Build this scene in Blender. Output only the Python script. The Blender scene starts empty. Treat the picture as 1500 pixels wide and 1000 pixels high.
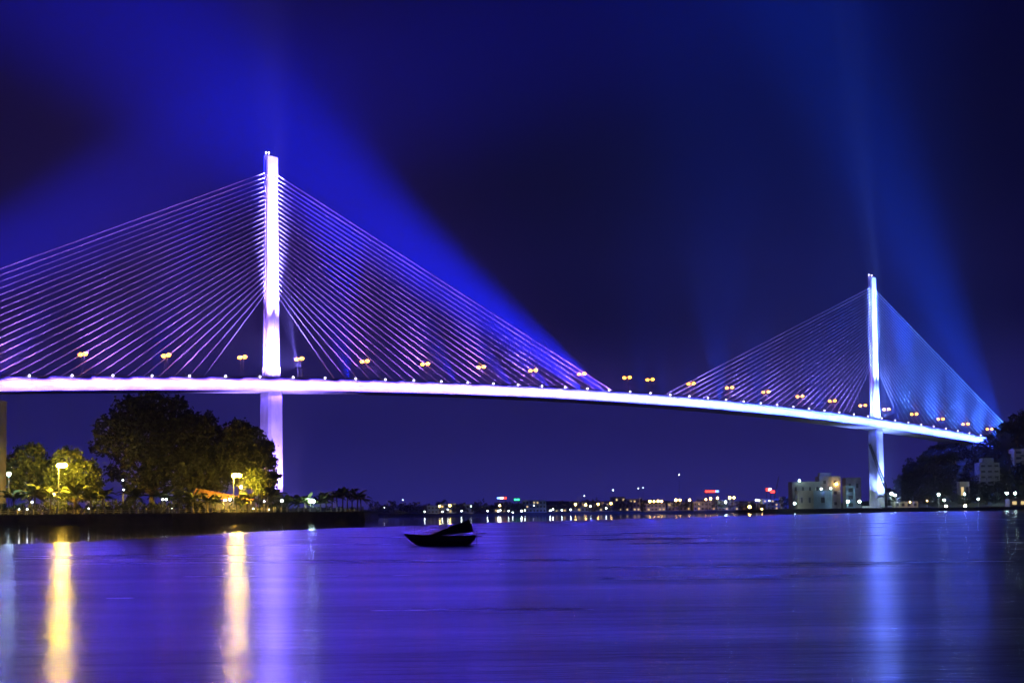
import bpy, math, random
import numpy as np
from mathutils import Vector, Matrix

random.seed(7)
RNG = np.random.default_rng(11)
scene = bpy.context.scene
COL = scene.collection

# ------------------------------------------------------------------ camera
F = 2055.0                      # focal length in pixels of the 1500 px wide photograph (a 50 mm lens)
CAM_H = 2.5
PITCH = math.atan(0.051)
ROLL = 0.0107
SHIFT_Y = 0.0959
cam_data = bpy.data.cameras.new('camera')
cam_data.sensor_width = 36.0
cam_data.sensor_fit = 'HORIZONTAL'
cam_data.lens = 36.0 * F / 1500.0
cam_data.shift_y = SHIFT_Y
cam_data.clip_start = 0.1
cam_data.clip_end = 20000
cam = bpy.data.objects.new('camera', cam_data)
COL.objects.link(cam)
c_fwd = Vector((0, math.cos(PITCH), math.sin(PITCH)))
c_up0 = Vector((0, -math.sin(PITCH), math.cos(PITCH)))
c_right = Vector((1, 0, 0)) * math.cos(ROLL) - c_up0 * math.sin(ROLL)
c_up = c_up0 * math.cos(ROLL) + Vector((1, 0, 0)) * math.sin(ROLL)
m = Matrix.Identity(4)
for i in range(3):
    m[i][0], m[i][1], m[i][2] = c_right[i], c_up[i], -c_fwd[i]
m[2][3] = CAM_H
cam.matrix_world = m
scene.camera = cam

def ray(x, y):
    return c_fwd + c_right * ((x - 750) / F) + c_up * ((500 - y) / F + SHIFT_Y * 1500 / F)
def pd(x, y, Y):
    """world point on the ray of pixel (x, y) at world depth Y (metres in front of the camera)"""
    d = ray(x, y); return Vector((0, 0, CAM_H)) + d * (Y / d.y)
def px2m(Y): return Y / F

# ------------------------------------------------------------------ world, moon, exposure
world = bpy.data.worlds.new('World'); scene.world = world; world.use_nodes = True
wn = world.node_tree; wn.nodes.clear()
w_out = wn.nodes.new('ShaderNodeOutputWorld'); w_bg = wn.nodes.new('ShaderNodeBackground')
w_sky = wn.nodes.new('ShaderNodeTexSky'); w_sky.sky_type = 'NISHITA'; w_sky.sun_disc = False
w_sky.sun_elevation = math.radians(0.5); w_sky.sun_rotation = math.radians(200)
w_sky.air_density = 1.0; w_sky.dust_density = 0.6; w_sky.ozone_density = 6.0
w_tint = wn.nodes.new('ShaderNodeMixRGB'); w_tint.blend_type = 'MULTIPLY'; w_tint.inputs[0].default_value = 1.0
w_tint.inputs[2].default_value = (0.004, 0.004, 0.03, 1)
wn.links.new(w_sky.outputs[0], w_tint.inputs[1])
# night air-glow of the towns: brighter towards the horizon all round, near black overhead
w_tc = wn.nodes.new('ShaderNodeTexCoord'); w_sep = wn.nodes.new('ShaderNodeSeparateXYZ'); wn.links.new(w_tc.outputs['Generated'], w_sep.inputs[0])
w_rmp = wn.nodes.new('ShaderNodeValToRGB'); wn.links.new(w_sep.outputs['Z'], w_rmp.inputs[0])
cr = w_rmp.color_ramp; cr.interpolation = 'EASE'
SKY = [(0.0, (0.043, 0.038, 0.36)), (0.07, (0.024, 0.020, 0.21)), (0.14, (0.004, 0.003, 0.040)), (0.24, (0.0005, 0.0004, 0.005)), (1.0, (0.0003, 0.0002, 0.0015))]
cr.elements[0].position = 0.0; cr.elements[0].color = SKY[0][1] + (1,)
cr.elements[1].position = 1.0; cr.elements[1].color = SKY[-1][1] + (1,)
for p_, c_ in SKY[1:-1]: cr.elements.new(p_).color = c_ + (1,)
w_add = wn.nodes.new('ShaderNodeMixRGB'); w_add.blend_type = 'ADD'; w_add.inputs[0].default_value = 1.0
wn.links.new(w_rmp.outputs[0], w_add.inputs[1]); wn.links.new(w_tint.outputs[0], w_add.inputs[2])
wn.links.new(w_add.outputs[0], w_bg.inputs[0])
w_bg.inputs[1].default_value = 1.0
wn.links.new(w_bg.outputs[0], w_out.inputs[0])

moon = bpy.data.lights.new('moon', 'SUN'); moon.energy = 0.012; moon.angle = math.radians(0.5); moon.color = (0.75, 0.8, 1.0)
moon_o = bpy.data.objects.new('moon', moon); COL.objects.link(moon_o)
moon_o.rotation_euler = (math.radians(50), 0, math.radians(-20))

vs = scene.view_settings
vs.view_transform = 'Standard'; vs.look = 'None'; vs.gamma = 1; vs.exposure = -0.3; vs.use_curve_mapping = False
cy = scene.cycles
cy.max_bounces = 5; cy.diffuse_bounces = 1; cy.glossy_bounces = 2; cy.transmission_bounces = 2; cy.volume_bounces = 0
cy.transparent_max_bounces = 4
cy.use_denoising = True; cy.use_adaptive_sampling = True; cy.adaptive_threshold = 0.01
cy.sample_clamp_direct = 0; cy.sample_clamp_indirect = 0
try: cy.denoiser = 'OPENIMAGEDENOISE'
except Exception: pass
cy.caustics_reflective = False; cy.caustics_refractive = False

HAZE_DENSITY = 0.0003

# ------------------------------------------------------------------ helpers
def tag(o, label=None, cat=None, group=None, kind=None):
    if label: o['label'] = label
    if cat: o['category'] = cat
    if group: o['group'] = group
    if kind: o['kind'] = kind
    return o

def empty(name, loc=(0, 0, 0), rz=0.0):
    o = bpy.data.objects.new(name, None); o.empty_display_size = 0.5
    COL.objects.link(o); o.location = loc; o.rotation_euler = (0, 0, rz)
    return o

def copy_tree(o, parent=None):
    c = o.copy(); COL.objects.link(c); c.parent = parent
    for ch in list(o.children): copy_tree(ch, c)
    return c

class MB:
    """collects faces, then links them as ONE mesh object"""
    def __init__(s): s.v = []; s.f = []
    def add(s, vs_, fs):
        b = len(s.v); s.v += [tuple(p) for p in vs_]; s.f += [tuple(i + b for i in f) for f in fs]; return s
    def box(s, lo, hi, rot=0.0, org=(0, 0, 0)):
        c, n = math.cos(rot), math.sin(rot)
        pts = []
        for z in (lo[2], hi[2]):
            for x, y in ((lo[0], lo[1]), (hi[0], lo[1]), (hi[0], hi[1]), (lo[0], hi[1])):
                pts.append((org[0] + x * c - y * n, org[1] + x * n + y * c, org[2] + z))
        return s.add(pts, [(3, 2, 1, 0), (4, 5, 6, 7), (0, 1, 5, 4), (1, 2, 6, 5), (2, 3, 7, 6), (3, 0, 4, 7)])
    def tube(s, path, radii, n=8, cap=True):
        path = [Vector(p) for p in path]; rings = []
        for i, p in enumerate(path):
            t = (path[min(i + 1, len(path) - 1)] - path[max(i - 1, 0)]).normalized()
            a = t.cross(Vector((0, 0, 1)))
            if a.length < 1e-3: a = t.cross(Vector((1, 0, 0)))
            a.normalize(); b = a.cross(t)
            r = radii[i] if hasattr(radii, '__len__') else radii
            rings.append([p + a * (r * math.cos(2 * math.pi * k / n)) + b * (r * math.sin(2 * math.pi * k / n)) for k in range(n)])
        vs_ = [q for r in rings for q in r]; fs = []
        for i in range(len(rings) - 1):
            for k in range(n):
                fs.append((i * n + k, i * n + (k + 1) % n, (i + 1) * n + (k + 1) % n, (i + 1) * n + k))
        if cap:
            fs.append(tuple(range(n - 1, -1, -1))); fs.append(tuple(range((len(rings) - 1) * n, len(rings) * n)))
        return s.add(vs_, fs)
    def loft(s, rings, cap=True, closed=True):
        n = len(rings[0]); vs_ = [q for r in rings for q in r]; fs = []
        for i in range(len(rings) - 1):
            for k in range(n if closed else n - 1):
                fs.append((i * n + k, i * n + (k + 1) % n, (i + 1) * n + (k + 1) % n, (i + 1) * n + k))
        if cap:
            fs.append(tuple(range(n - 1, -1, -1))); fs.append(tuple(range((len(rings) - 1) * n, len(rings) * n)))
        return s.add(vs_, fs)
    def ball(s, c, r, n=8, m_=6, sz=1.0):
        rings = []
        for i in range(1, m_):
            a = math.pi * i / m_
            rings.append([(c[0] + r * math.sin(a) * math.cos(2 * math.pi * k / n), c[1] + r * math.sin(a) * math.sin(2 * math.pi * k / n), c[2] - r * sz * math.cos(a)) for k in range(n)])
        return s.loft(rings)
    def build(s, name, mat, parent=None, smooth=False):
        me = bpy.data.meshes.new(name); me.from_pydata(s.v, [], s.f)
        me.materials.append(mat)
        if smooth:
            me.polygons.foreach_set('use_smooth', [True] * len(me.polygons))
        me.update()
        o = bpy.data.objects.new(name, me); COL.objects.link(o); o.parent = parent
        return o

def quads_object(name, P, mat, parent=None):
    """P: (n, 4, 3) array of quads"""
    n = len(P); me = bpy.data.meshes.new(name)
    me.vertices.add(n * 4); me.vertices.foreach_set('co', P.reshape(-1).astype(np.float32))
    me.loops.add(n * 4); me.loops.foreach_set('vertex_index', np.arange(n * 4, dtype=np.int32))
    me.polygons.add(n); me.polygons.foreach_set('loop_start', np.arange(0, n * 4, 4, dtype=np.int32))
    me.materials.append(mat); me.update(calc_edges=True); me.validate()
    o = bpy.data.objects.new(name, me); COL.objects.link(o); o.parent = parent
    return o

# ------------------------------------------------------------------ materials
def mat(name, col, rough=0.7, var=0.25, scale=0.6, bump=0.0, bscale=3.0, metal=0.0, stretch=None, spec=0.4):
    M = bpy.data.materials.new(name); M.use_nodes = True; nt = M.node_tree
    b = nt.nodes['Principled BSDF']; b.inputs['Roughness'].default_value = rough; b.inputs['Metallic'].default_value = metal
    b.inputs['Specular IOR Level'].default_value = spec
    tc = nt.nodes.new('ShaderNodeTexCoord'); mp = nt.nodes.new('ShaderNodeMapping')
    if stretch: mp.inputs['Scale'].default_value = stretch
    nt.links.new(tc.outputs['Object'], mp.inputs[0])
    nz = nt.nodes.new('ShaderNodeTexNoise'); nz.inputs['Scale'].default_value = scale; nz.inputs['Detail'].default_value = 6
    nt.links.new(mp.outputs[0], nz.inputs['Vector'])
    rp = nt.nodes.new('ShaderNodeValToRGB')
    rp.color_ramp.elements[0].position = 0.3; rp.color_ramp.elements[1].position = 0.7
    rp.color_ramp.elements[0].color = tuple(c * (1 - var) for c in col) + (1,)
    rp.color_ramp.elements[1].color = tuple(min(1, c * (1 + var)) for c in col) + (1,)
    nt.links.new(nz.outputs['Fac'], rp.inputs[0]); nt.links.new(rp.outputs[0], b.inputs['Base Color'])
    if bump:
        n2 = nt.nodes.new('ShaderNodeTexNoise'); n2.inputs['Scale'].default_value = bscale; n2.inputs['Detail'].default_value = 5
        nt.links.new(mp.outputs[0], n2.inputs['Vector'])
        bp = nt.nodes.new('ShaderNodeBump'); bp.inputs['Strength'].default_value = bump; bp.inputs['Distance'].default_value = 0.1
        nt.links.new(n2.outputs['Fac'], bp.inputs['Height']); nt.links.new(bp.outputs[0], b.inputs['Normal'])
    return M

def glow(name, col, strength):
    M = bpy.data.materials.new(name); M.use_nodes = True; nt = M.node_tree; nt.nodes.clear()
    o = nt.nodes.new('ShaderNodeOutputMaterial'); e = nt.nodes.new('ShaderNodeEmission')
    e.inputs[0].default_value = tuple(col) + (1,); e.inputs[1].default_value = strength
    nt.links.new(e.outputs[0], o.inputs[0])
    return M

M_CONC = mat('concrete', (0.52, 0.50, 0.50), 0.8, 0.14, 0.25, 0.3, 1.5)
M_PIER = mat('pier_concrete', (0.42, 0.40, 0.42), 0.85, 0.22, 0.35, 0.4, 1.2, stretch=(1, 1, 0.35))
M_CABLE = mat('cable_sheath', (0.75, 0.73, 0.75), 0.45, 0.05, 0.5)
M_STEEL = mat('painted_steel', (0.35, 0.36, 0.38), 0.45, 0.1, 1.0)
M_DARK = mat('dark_steel', (0.05, 0.05, 0.055), 0.5, 0.2, 1.0)
M_ASPH = mat('asphalt', (0.05, 0.05, 0.052), 0.9, 0.2, 0.8)
M_STONE = mat('seawall_stone', (0.16, 0.14, 0.12), 0.9, 0.35, 0.35, 0.6, 0.9)
M_GROUND = mat('paving', (0.22, 0.20, 0.18), 0.9, 0.25, 0.2)
M_EARTH = mat('earth', (0.07, 0.075, 0.05), 0.95, 0.3, 0.05, 0.6, 0.3)
M_ROCK = mat('limestone', (0.26, 0.26, 0.25), 0.9, 0.35, 0.12, 0.8, 0.4)
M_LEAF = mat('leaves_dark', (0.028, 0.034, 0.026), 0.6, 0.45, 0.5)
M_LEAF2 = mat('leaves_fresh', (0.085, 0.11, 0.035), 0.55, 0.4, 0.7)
M_PALM = mat('palm_leaf', (0.12, 0.145, 0.05), 0.5, 0.3, 1.0)
M_BARK = mat('bark', (0.13, 0.10, 0.075), 0.9, 0.3, 1.5, 0.5, 4)
M_PBARK = mat('palm_bark', (0.20, 0.16, 0.12), 0.9, 0.3, 2.5, 0.5, 6)
M_PLAST = mat('plaster', (0.42, 0.41, 0.40), 0.85, 0.18, 0.25, 0.2, 1.0)
M_HOUSE = mat('plaster_grey', (0.36, 0.34, 0.35), 0.85, 0.3, 0.2, 0.2, 1.0)
M_PLASTB = mat('plaster_blue', (0.28, 0.40, 0.52), 0.85, 0.15, 0.25)
M_PLASTY = mat('plaster_cream', (0.45, 0.38, 0.28), 0.85, 0.2, 0.25)
M_ROOF = mat('roof_tiles', (0.24, 0.11, 0.06), 0.8, 0.25, 0.8, 0.4, 3)
M_GLASS = mat('window_glass', (0.02, 0.022, 0.03), 0.1, 0.2, 1.0)
M_WOODB = mat('boat_wood', (0.055, 0.04, 0.03), 0.7, 0.35, 2.0, 0.4, 6, stretch=(0.3, 2, 2))
M_SAIL = mat('sailcloth', (0.05, 0.042, 0.036), 0.9, 0.25, 3.0, 0.3, 8)

G_SOD = glow('lamp_sodium', (1.0, 0.62, 0.06), 1800)
G_BRG = glow('lamp_bridge', (1.0, 0.32, 0.025), 26)
G_COOL = glow('lamp_cool', (0.62, 0.92, 1.0), 400)
G_WHT = glow('lamp_white', (0.85, 0.95, 1.0), 22)
G_WRM = glow('lamp_warm', (1.0, 0.58, 0.15), 60)
G_GRN = glow('lamp_green', (0.70, 1.0, 0.96), 120)
G_RED = glow('neon_red', (1.0, 0.04, 0.03), 8)
G_BLU = glow('neon_blue', (0.12, 0.25, 1.0), 8)
G_NGR = glow('neon_green', (0.05, 1.0, 0.35), 5)
G_MARK = glow('lamp_marker', (0.75, 0.65, 1.0), 14)
G_WIN = glow('lit_window', (1.0, 0.70, 0.32), 1.2)

# ------------------------------------------------------------------ water
WATER_R = 2400
M_WATER = bpy.data.materials.new('sea_water'); M_WATER.use_nodes = True
nt = M_WATER.node_tree; b = nt.nodes['Principled BSDF']
b.inputs['Base Color'].default_value = (0.008, 0.012, 0.05, 1); b.inputs['IOR'].default_value = 1.333
tc = nt.nodes.new('ShaderNodeTexCoord'); sx = nt.nodes.new('ShaderNodeSeparateXYZ'); nt.links.new(tc.outputs['Object'], sx.inputs[0])
# lee water along the quay lies calm, the tidal stream beyond its edge is ruffled: edge X as a curve of Y
yn = nt.nodes.new('ShaderNodeMath'); yn.operation = 'DIVIDE'; nt.links.new(sx.outputs['Y'], yn.inputs[0]); yn.inputs[1].default_value = 1000
fc = nt.nodes.new('ShaderNodeFloatCurve'); cv = fc.mapping.curves[0]
edge = [(0.0, -160), (0.09, -62), (0.12, -47), (0.174, -39), (0.25, -25), (0.395, 29), (0.50, 85), (0.70, 187), (1.0, 330)]
cv.points[0].location = (0.0, (edge[0][1] + 200) / 600); cv.points[1].location = (1.0, (edge[-1][1] + 200) / 600)
for yy, xx in edge[1:-1]: cv.points.new(yy, (xx + 200) / 600)
fc.mapping.update(); nt.links.new(yn.outputs[0], fc.inputs['Value'])
xm = nt.nodes.new('ShaderNodeMath'); xm.operation = 'MULTIPLY_ADD'; nt.links.new(fc.outputs[0], xm.inputs[0]); xm.inputs[1].default_value = 600; xm.inputs[2].default_value = -200
nzE = nt.nodes.new('ShaderNodeTexNoise'); nzE.inputs['Scale'].default_value = 0.03; nzE.inputs['Detail'].default_value = 3
nt.links.new(tc.outputs['Object'], nzE.inputs['Vector'])
nzm = nt.nodes.new('ShaderNodeMath'); nzm.operation = 'MULTIPLY_ADD'; nt.links.new(nzE.outputs['Fac'], nzm.inputs[0]); nzm.inputs[1].default_value = 10; nzm.inputs[2].default_value = -5
xd = nt.nodes.new('ShaderNodeMath'); xd.operation = 'SUBTRACT'; nt.links.new(sx.outputs['X'], xd.inputs[0]); nt.links.new(xm.outputs[0], xd.inputs[1])
xd2 = nt.nodes.new('ShaderNodeMath'); xd2.operation = 'ADD'; nt.links.new(xd.outputs[0], xd2.inputs[0]); nt.links.new(nzm.outputs[0], xd2.inputs[1])
mk = nt.nodes.new('ShaderNodeMapRange'); mk.inputs['From Min'].default_value = -2; mk.inputs['From Max'].default_value = 3
nt.links.new(xd2.outputs[0], mk.inputs['Value'])
# roughness: mirror-calm 0.06, stream 0.27 with slow streaks
mpS = nt.nodes.new('ShaderNodeMapping'); mpS.inputs['Scale'].default_value = (0.035, 0.16, 1); mpS.inputs['Rotation'].default_value = (0, 0, math.radians(12))
nt.links.new(tc.outputs['Object'], mpS.inputs[0])
nzS = nt.nodes.new('ShaderNodeTexNoise'); nzS.inputs['Scale'].default_value = 1.0; nzS.inputs['Detail'].default_value = 4
nt.links.new(mpS.outputs[0], nzS.inputs['Vector'])
rS = nt.nodes.new('ShaderNodeMapRange'); rS.inputs['From Min'].default_value = 0.3; rS.inputs['From Max'].default_value = 0.7
rS.inputs['To Min'].default_value = 0.20; rS.inputs['To Max'].default_value = 0.29
nt.links.new(nzS.outputs['Fac'], rS.inputs['Value'])
rM = nt.nodes.new('ShaderNodeMix'); rM.data_type = 'FLOAT'; rM.inputs['A'].default_value = 0.05
nt.links.new(mk.outputs[0], rM.inputs['Factor']); nt.links.new(rS.outputs[0], rM.inputs['B'])
nt.links.new(rM.outputs[0], b.inputs['Roughness'])
# ripples
mpR = nt.nodes.new('ShaderNodeMapping'); mpR.inputs['Scale'].default_value = (0.25, 1.1, 1); mpR.inputs['Rotation'].default_value = (0, 0, math.radians(-8))
nt.links.new(tc.outputs['Object'], mpR.inputs[0])
nzR = nt.nodes.new('ShaderNodeTexNoise'); nzR.inputs['Scale'].default_value = 1.0; nzR.inputs['Detail'].default_value = 5; nzR.inputs['Roughness'].default_value = 0.6
nt.links.new(mpR.outputs[0], nzR.inputs['Vector'])
bs = nt.nodes.new('ShaderNodeMath'); bs.operation = 'MULTIPLY'; nt.links.new(mk.outputs[0], bs.inputs[0]); bs.inputs[1].default_value = 0.42
bp = nt.nodes.new('ShaderNodeBump'); bp.inputs['Distance'].default_value = 0.12
nt.links.new(bs.outputs[0], bp.inputs['Strength']); nt.links.new(nzR.outputs['Fac'], bp.inputs['Height'])
nt.links.new(bp.outputs[0], b.inputs['Normal'])
wm = MB(); wm.add([(-WATER_R, -300, 0), (WATER_R, -300, 0), (WATER_R, 2250, 0), (-WATER_R, 2250, 0)], [(0, 1, 2, 3)])
tag(wm.build('water', M_WATER), 'dark bay water rippled by the tidal stream under the bridge', 'water', kind='structure')

# ------------------------------------------------------------------ land
def slab(name, outline, z0, z1, M):
    g = MB(); n = len(outline)
    g.loft([[(x, y, z0) for x, y in outline], [(x, y, z1) for x, y in outline]])
    return g.build(name, M)

QUAY_Z = 2.95
QUAY = [(-420, 340), (-260, 348), (-131, 359), (-89, 367), (-66, 390), (-50, 407), (-44.5, 415)]
left_out = QUAY + [(-46, 430), (-62, 640), (-90, 900), (-420, 1000)]
lp = slab('promenade', left_out, -2, QUAY_Z, M_GROUND); tag(lp, 'paved promenade ground behind the quay wall on the near bank', 'ground', kind='structure')

FAR_Z = 1.6
far_out = [(-900, 1150), (-420, 960), (-120, 850), (-60, 845), (20, 870), (110, 935), (165, 935), (210, 880), (330, 1100), (700, 1700), (700, 2200), (-900, 2200)]
fp = slab('far_shore', far_out, -2, FAR_Z, M_EARTH); tag(fp, 'low dark far shore of the town beyond the water', 'ground', kind='structure')

P1X, P1Y = -92.9, 541.0; UX, UY = 0.717, 0.697
def hill_profile(X):
    xs = [120, 235, 250, 260, 276, 294, 308, 322, 336, 414, 560, 760, 1000]
    hs = [2, 2.5, 8, 25, 37, 43, 48.5, 57, 63, 84, 90, 60, 20]
    return float(np.interp(X, xs, hs))
def smooth(t): t = max(0, min(1, t)); return t * t * (3 - 2 * t)
def hnoise(x, y): return (math.sin(x * .11 + 1.3) * math.cos(y * .09 + .4) * 2.2 + math.sin(x * .27 + y * .21) * 1.3 + math.sin(x * .61 - y * .47) * .6)
def hill_z(X, Y):
    front = 822 + 0.03 * (X - 200)
    r = smooth((Y - front - 14) / 92.0) * (1 - smooth((Y - 1150) / 350.0))
    h = hill_profile(X - 0.30 * (Y - 920))
    z = 2.2 + r * (h - 2.2)
    s_ = (X - P1X) * UX + (Y - P1Y) * UY; v_ = abs((X - P1X) * UY - (Y - P1Y) * UX)
    if s_ > 520:                                               # cutting for the road
        zc = 58.3 - 1.0e-4 * (s_ - 217.5) ** 2 - 0.6
        z = min(z, zc + max(0, v_ - 15.5) * 2.2)
        if v_ < 15.5: return z
    z += hnoise(X, Y) * min(1.0, max(0, (z - 3) / 10)) * 1.1
    return z
RSHORE = [(150, 838), (200, 822), (300, 818), (420, 824), (700, 820), (1100, 800)]
g = MB(); nx, ny = 150, 70; pts = []
for j in range(ny):
    t = j / (ny - 1)
    for i in range(nx):
        X = 150 + 950 * (i / (nx - 1)) ** 1.7
        yf = float(np.interp(X, [p[0] for p in RSHORE], [p[1] for p in RSHORE]))
        Y = yf + 700 * t ** 1.8
        z = -2.0 if j == 0 else hill_z(X, Y)
        pts.append((X, Y if j else yf - 0.5, z))
fs = [(j * nx + i, j * nx + i + 1, (j + 1) * nx + i + 1, (j + 1) * nx + i) for j in range(ny - 1) for i in range(nx - 1)]
g.add(pts, fs)
rh = g.build('hillside', M_EARTH, smooth=True); tag(rh, 'steep wooded limestone hillside where the bridge lands', 'hill', kind='structure')

# ------------------------------------------------------------------ the bridge
P1 = Vector((-92.9, 541.0, 0)); U = Vector((0.717, 0.697, 0)).normalized(); N = Vector((U.y, -U.x, 0))   # N points to the camera's side
SPAN = 435.0
ANG = math.atan2(U.y, U.x)
def deck_z(s): return 58.3 - 1.0e-4 * (s - 217.5) ** 2
def bp_(s, v=0.0, z=0.0): return P1 + U * s + N * v + Vector((0, 0, z))

bridge = empty('cable_stayed_bridge', P1)
tag(bridge, 'long cable-stayed bridge with two slender white towers and a floodlit deck', 'bridge')
def to_bridge(o): o.parent = bridge; o.matrix_parent_inverse = Matrix.Translation(-P1); return o

ss = np.linspace(-215, 640, 172)
sec = [(-12.6, 0.0), (-12.6, -0.75), (-11.2, -1.05), (-9.0, -4.0), (9.0, -4.0), (11.2, -1.05), (12.6, -0.75), (12.6, 0.0)]
g = MB(); g.loft([[bp_(s, v, deck_z(s) + z) for v, z in sec] for s in ss]); to_bridge(g.build('girder', M_CONC))
g = MB(); g.loft([[bp_(s, v, deck_z(s) + z) for v, z in ((-11.9, 0.02), (-11.9, 0.06), (11.9, 0.06), (11.9, 0.02))] for s in ss]); to_bridge(g.build('road_surface', M_ASPH))
for sd in (-1, 1):
    g = MB(); g.loft([[bp_(s, sd * v, deck_z(s) + z) for v, z in ((12.58, 0.0), (12.5, 0.55), (12.2, 0.55), (12.1, 0.0))] for s in ss]); to_bridge(g.build('parapet', M_PIER))
    g = MB(); g.loft([[bp_(s, sd * (12.35 + a), deck_z(s) + 1.05 + c) for a, c in ((-.06, -.06), (.06, -.06), (.06, .06), (-.06, .06))] for s in ss])
    for s in np.arange(-212, 640, 3.0):
        g.tube([bp_(s, sd * 12.35, deck_z(s) + .5), bp_(s, sd * 12.35, deck_z(s) + 1.05)], .05, 4, False)
    to_bridge(g.build('handrail', M_DARK))
g = MB(); g.loft([[bp_(s, v, deck_z(s) + z) for v, z in ((-1.2, 0.05), (-1.2, 0.5), (1.2, 0.5), (1.2, 0.05))] for s in ss]); to_bridge(g.build('median', M_PIER))

def notched(Lu, Lv, gu=0.5, gw=1.1, su=0.45, sw=0.9, ch=0.35):
    """cross-section of the tower in (u, v): grooves on all four faces, chamfered corners"""
    a, b_ = Lu / 2, Lv / 2
    q = [(a - ch, -b_), (a, -b_ + ch), (a, -sw / 2), (a - su, -sw / 2), (a - su, sw / 2), (a, sw / 2), (a, b_ - ch), (a - ch, b_),
         (gw / 2, b_), (gw / 2, b_ - gu), (-gw / 2, b_ - gu), (-gw / 2, b_), (-a + ch, b_), (-a, b_ - ch), (-a, sw / 2), (-a + su, sw / 2),
         (-a + su, -sw / 2), (-a, -sw / 2), (-a, -b_ + ch), (-a + ch, -b_), (-gw / 2, -b_), (-gw / 2, -b_ + gu), (gw / 2, -b_ + gu), (gw / 2, -b_)]
    return q
TOP_Z = 142.2
def make_pylon(s0, base_z):
    py = empty('pylon'); to_bridge(py); py.location = bp_(s0, 0, 0)
    org = bp_(s0)
    def W(u, v, z): return Vector((0, 0, 0)) + U * u + N * v + Vector((0, 0, z))
    dz = deck_z(s0)
    g = MB(); rings = []
    for k in range(13):
        t = k / 12; z = dz + 0.3 + (133.5 - dz - 0.3) * t
        rings.append([W(u, v, z) for u, v in notched(5.8 - 1.05 * t, 3.5 - 0.6 * t, gu=0.32, gw=1.0)])
    g.loft(rings); g.build('shaft', M_CONC, py)
    for sd in (-1, 1):                                        # twin prongs that top the tower
        g = MB(); a, v0, v1 = 2.35, 0.42, 1.42
        hh = TOP_Z - (0.5 if sd > 0 else 0)
        ring = lambda z, e: [W(u, sd * v, z) for u, v in ((-a + e, v0), (a - e, v0), (a - e, v1 - e), (-a + e, v1 - e))][::sd]
        g.loft([ring(133.5, 0), ring(hh - .4, 0), ring(hh, .25)]); pr = g.build('prong', M_CONC, py)
        g = MB(); g.tube([W(-1.6, sd * .95, hh), W(-1.6, sd * .95, hh + .7)], .06, 6).ball(tuple(W(-1.6, sd * .95, hh + .95)), .32, 8, 6)
        g.build('beacon', G_MARK, pr)
    g = MB(); g.tube([W(1.2, 0.95, TOP_Z), W(1.2, .95, TOP_Z + 3.2)], .07, 5); g.build('lightning_rod', M_STEEL, py)
    # ribs of the inverted Y at the foot of the tower's wide faces
    for sd in (-1, 1):
        g = MB()
        for w in (-1, 1):
            g.loft([[W(w * u0 + du, sd * v, z) for du, v in ((-.18, 1.5), (.18, 1.5), (.18, 1.92 - .12 * k), (-.18, 1.92 - .12 * k))][::sd] for k, (u0, z) in enumerate(((1.5, dz + 6), (0.95, dz + 14), (0.75, dz + 22)))])
        g.loft([[W(u, sd * v, z) for v, z in ((1.5, dz + 13.2), (1.86, dz + 13.2), (1.86, dz + 13.8), (1.5, dz + 13.8))][::sd] for u in (-1.0, 1.0)])
        g.build('rib', M_CONC, py)
    g = MB(); g.loft([[W(u, v, z) for u, v in notched(6.2, 3.9, .3, 2.0, .3, .9)] for z in (dz + .4, dz + 5.6)])
    g.build('plinth', M_PIER, py)
    # pier below the deck
    def octo(Lu, Lv, c): a, b_ = Lu / 2, Lv / 2; return [(a - c, -b_), (a, -b_ + c), (a, b_ - c), (a - c, b_), (-a + c, b_), (-a, b_ - c), (-a, -b_ + c), (-a + c, -b_)]
    g = MB(); rings = []
    for k in range(9):
        t = k / 8; z = base_z + (dz - 3.95 - base_z) * t
        rings.append([W(u, v, z) for u, v in octo(6.9 - .4 * t, 7.4 - .4 * t, .9)])
    g.loft(rings); pr = g.build('pier', M_PIER, py)
    z = base_z + 6
    g = MB()
    while z < dz - 5:                                          # raised rings at the casting lifts
        t = (z - base_z) / (dz - base_z)
        g.loft([[W(u * 1.006, v * 1.006, z + e) for u, v in octo(6.9 - .4 * t, 7.4 - .4 * t, .9)] for e in (-.09, .09)], cap=True); z += 4.0
    g.build('lift_joint', M_PIER, pr)
    g = MB(); g.loft([[W(u, v, z) for u, v in octo(13, 15, 2)] for z in (-3, base_z)]); g.build('pile_cap', M_PIER, py)
    for k in range(28):                                        # stays, the two fans of this tower
        t = k / 27
        for d in (-1, 1):
            s_far = 31.0 + 171.0 * t
            a = W(d * (2.35 - .05 * t), 0, 88 + 47 * t)
            sE = s0 + d * s_far
            e = bp_(sE, 0, deck_z(sE) + .5) - org
            lo = a.lerp(e, 0.985)
            g = MB(); g.tube([a, e], 0.24 if k >= 26 else 0.13, 6, False); g.tube([a.lerp(e, 0.965), e], 0.2, 6, False)
            g.build('stay_cable', M_CABLE, py)
    return py
make_pylon(0, QUAY_Z + .6); make_pylon(SPAN, 3.4)
# piers of the side spans
for s0, bz in ((-129.5, 3.0), (SPAN + 129.5, 30.0)):
    g = MB(); g.loft([[bp_(s0 + u, v, z) for u, v in ((1.6, -4), (1.6, 4), (-1.6, 4), (-1.6, -4))] for z in (-2, deck_z(s0) - 3.95)])
    to_bridge(g.build('side_pier', M_PIER))

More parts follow.
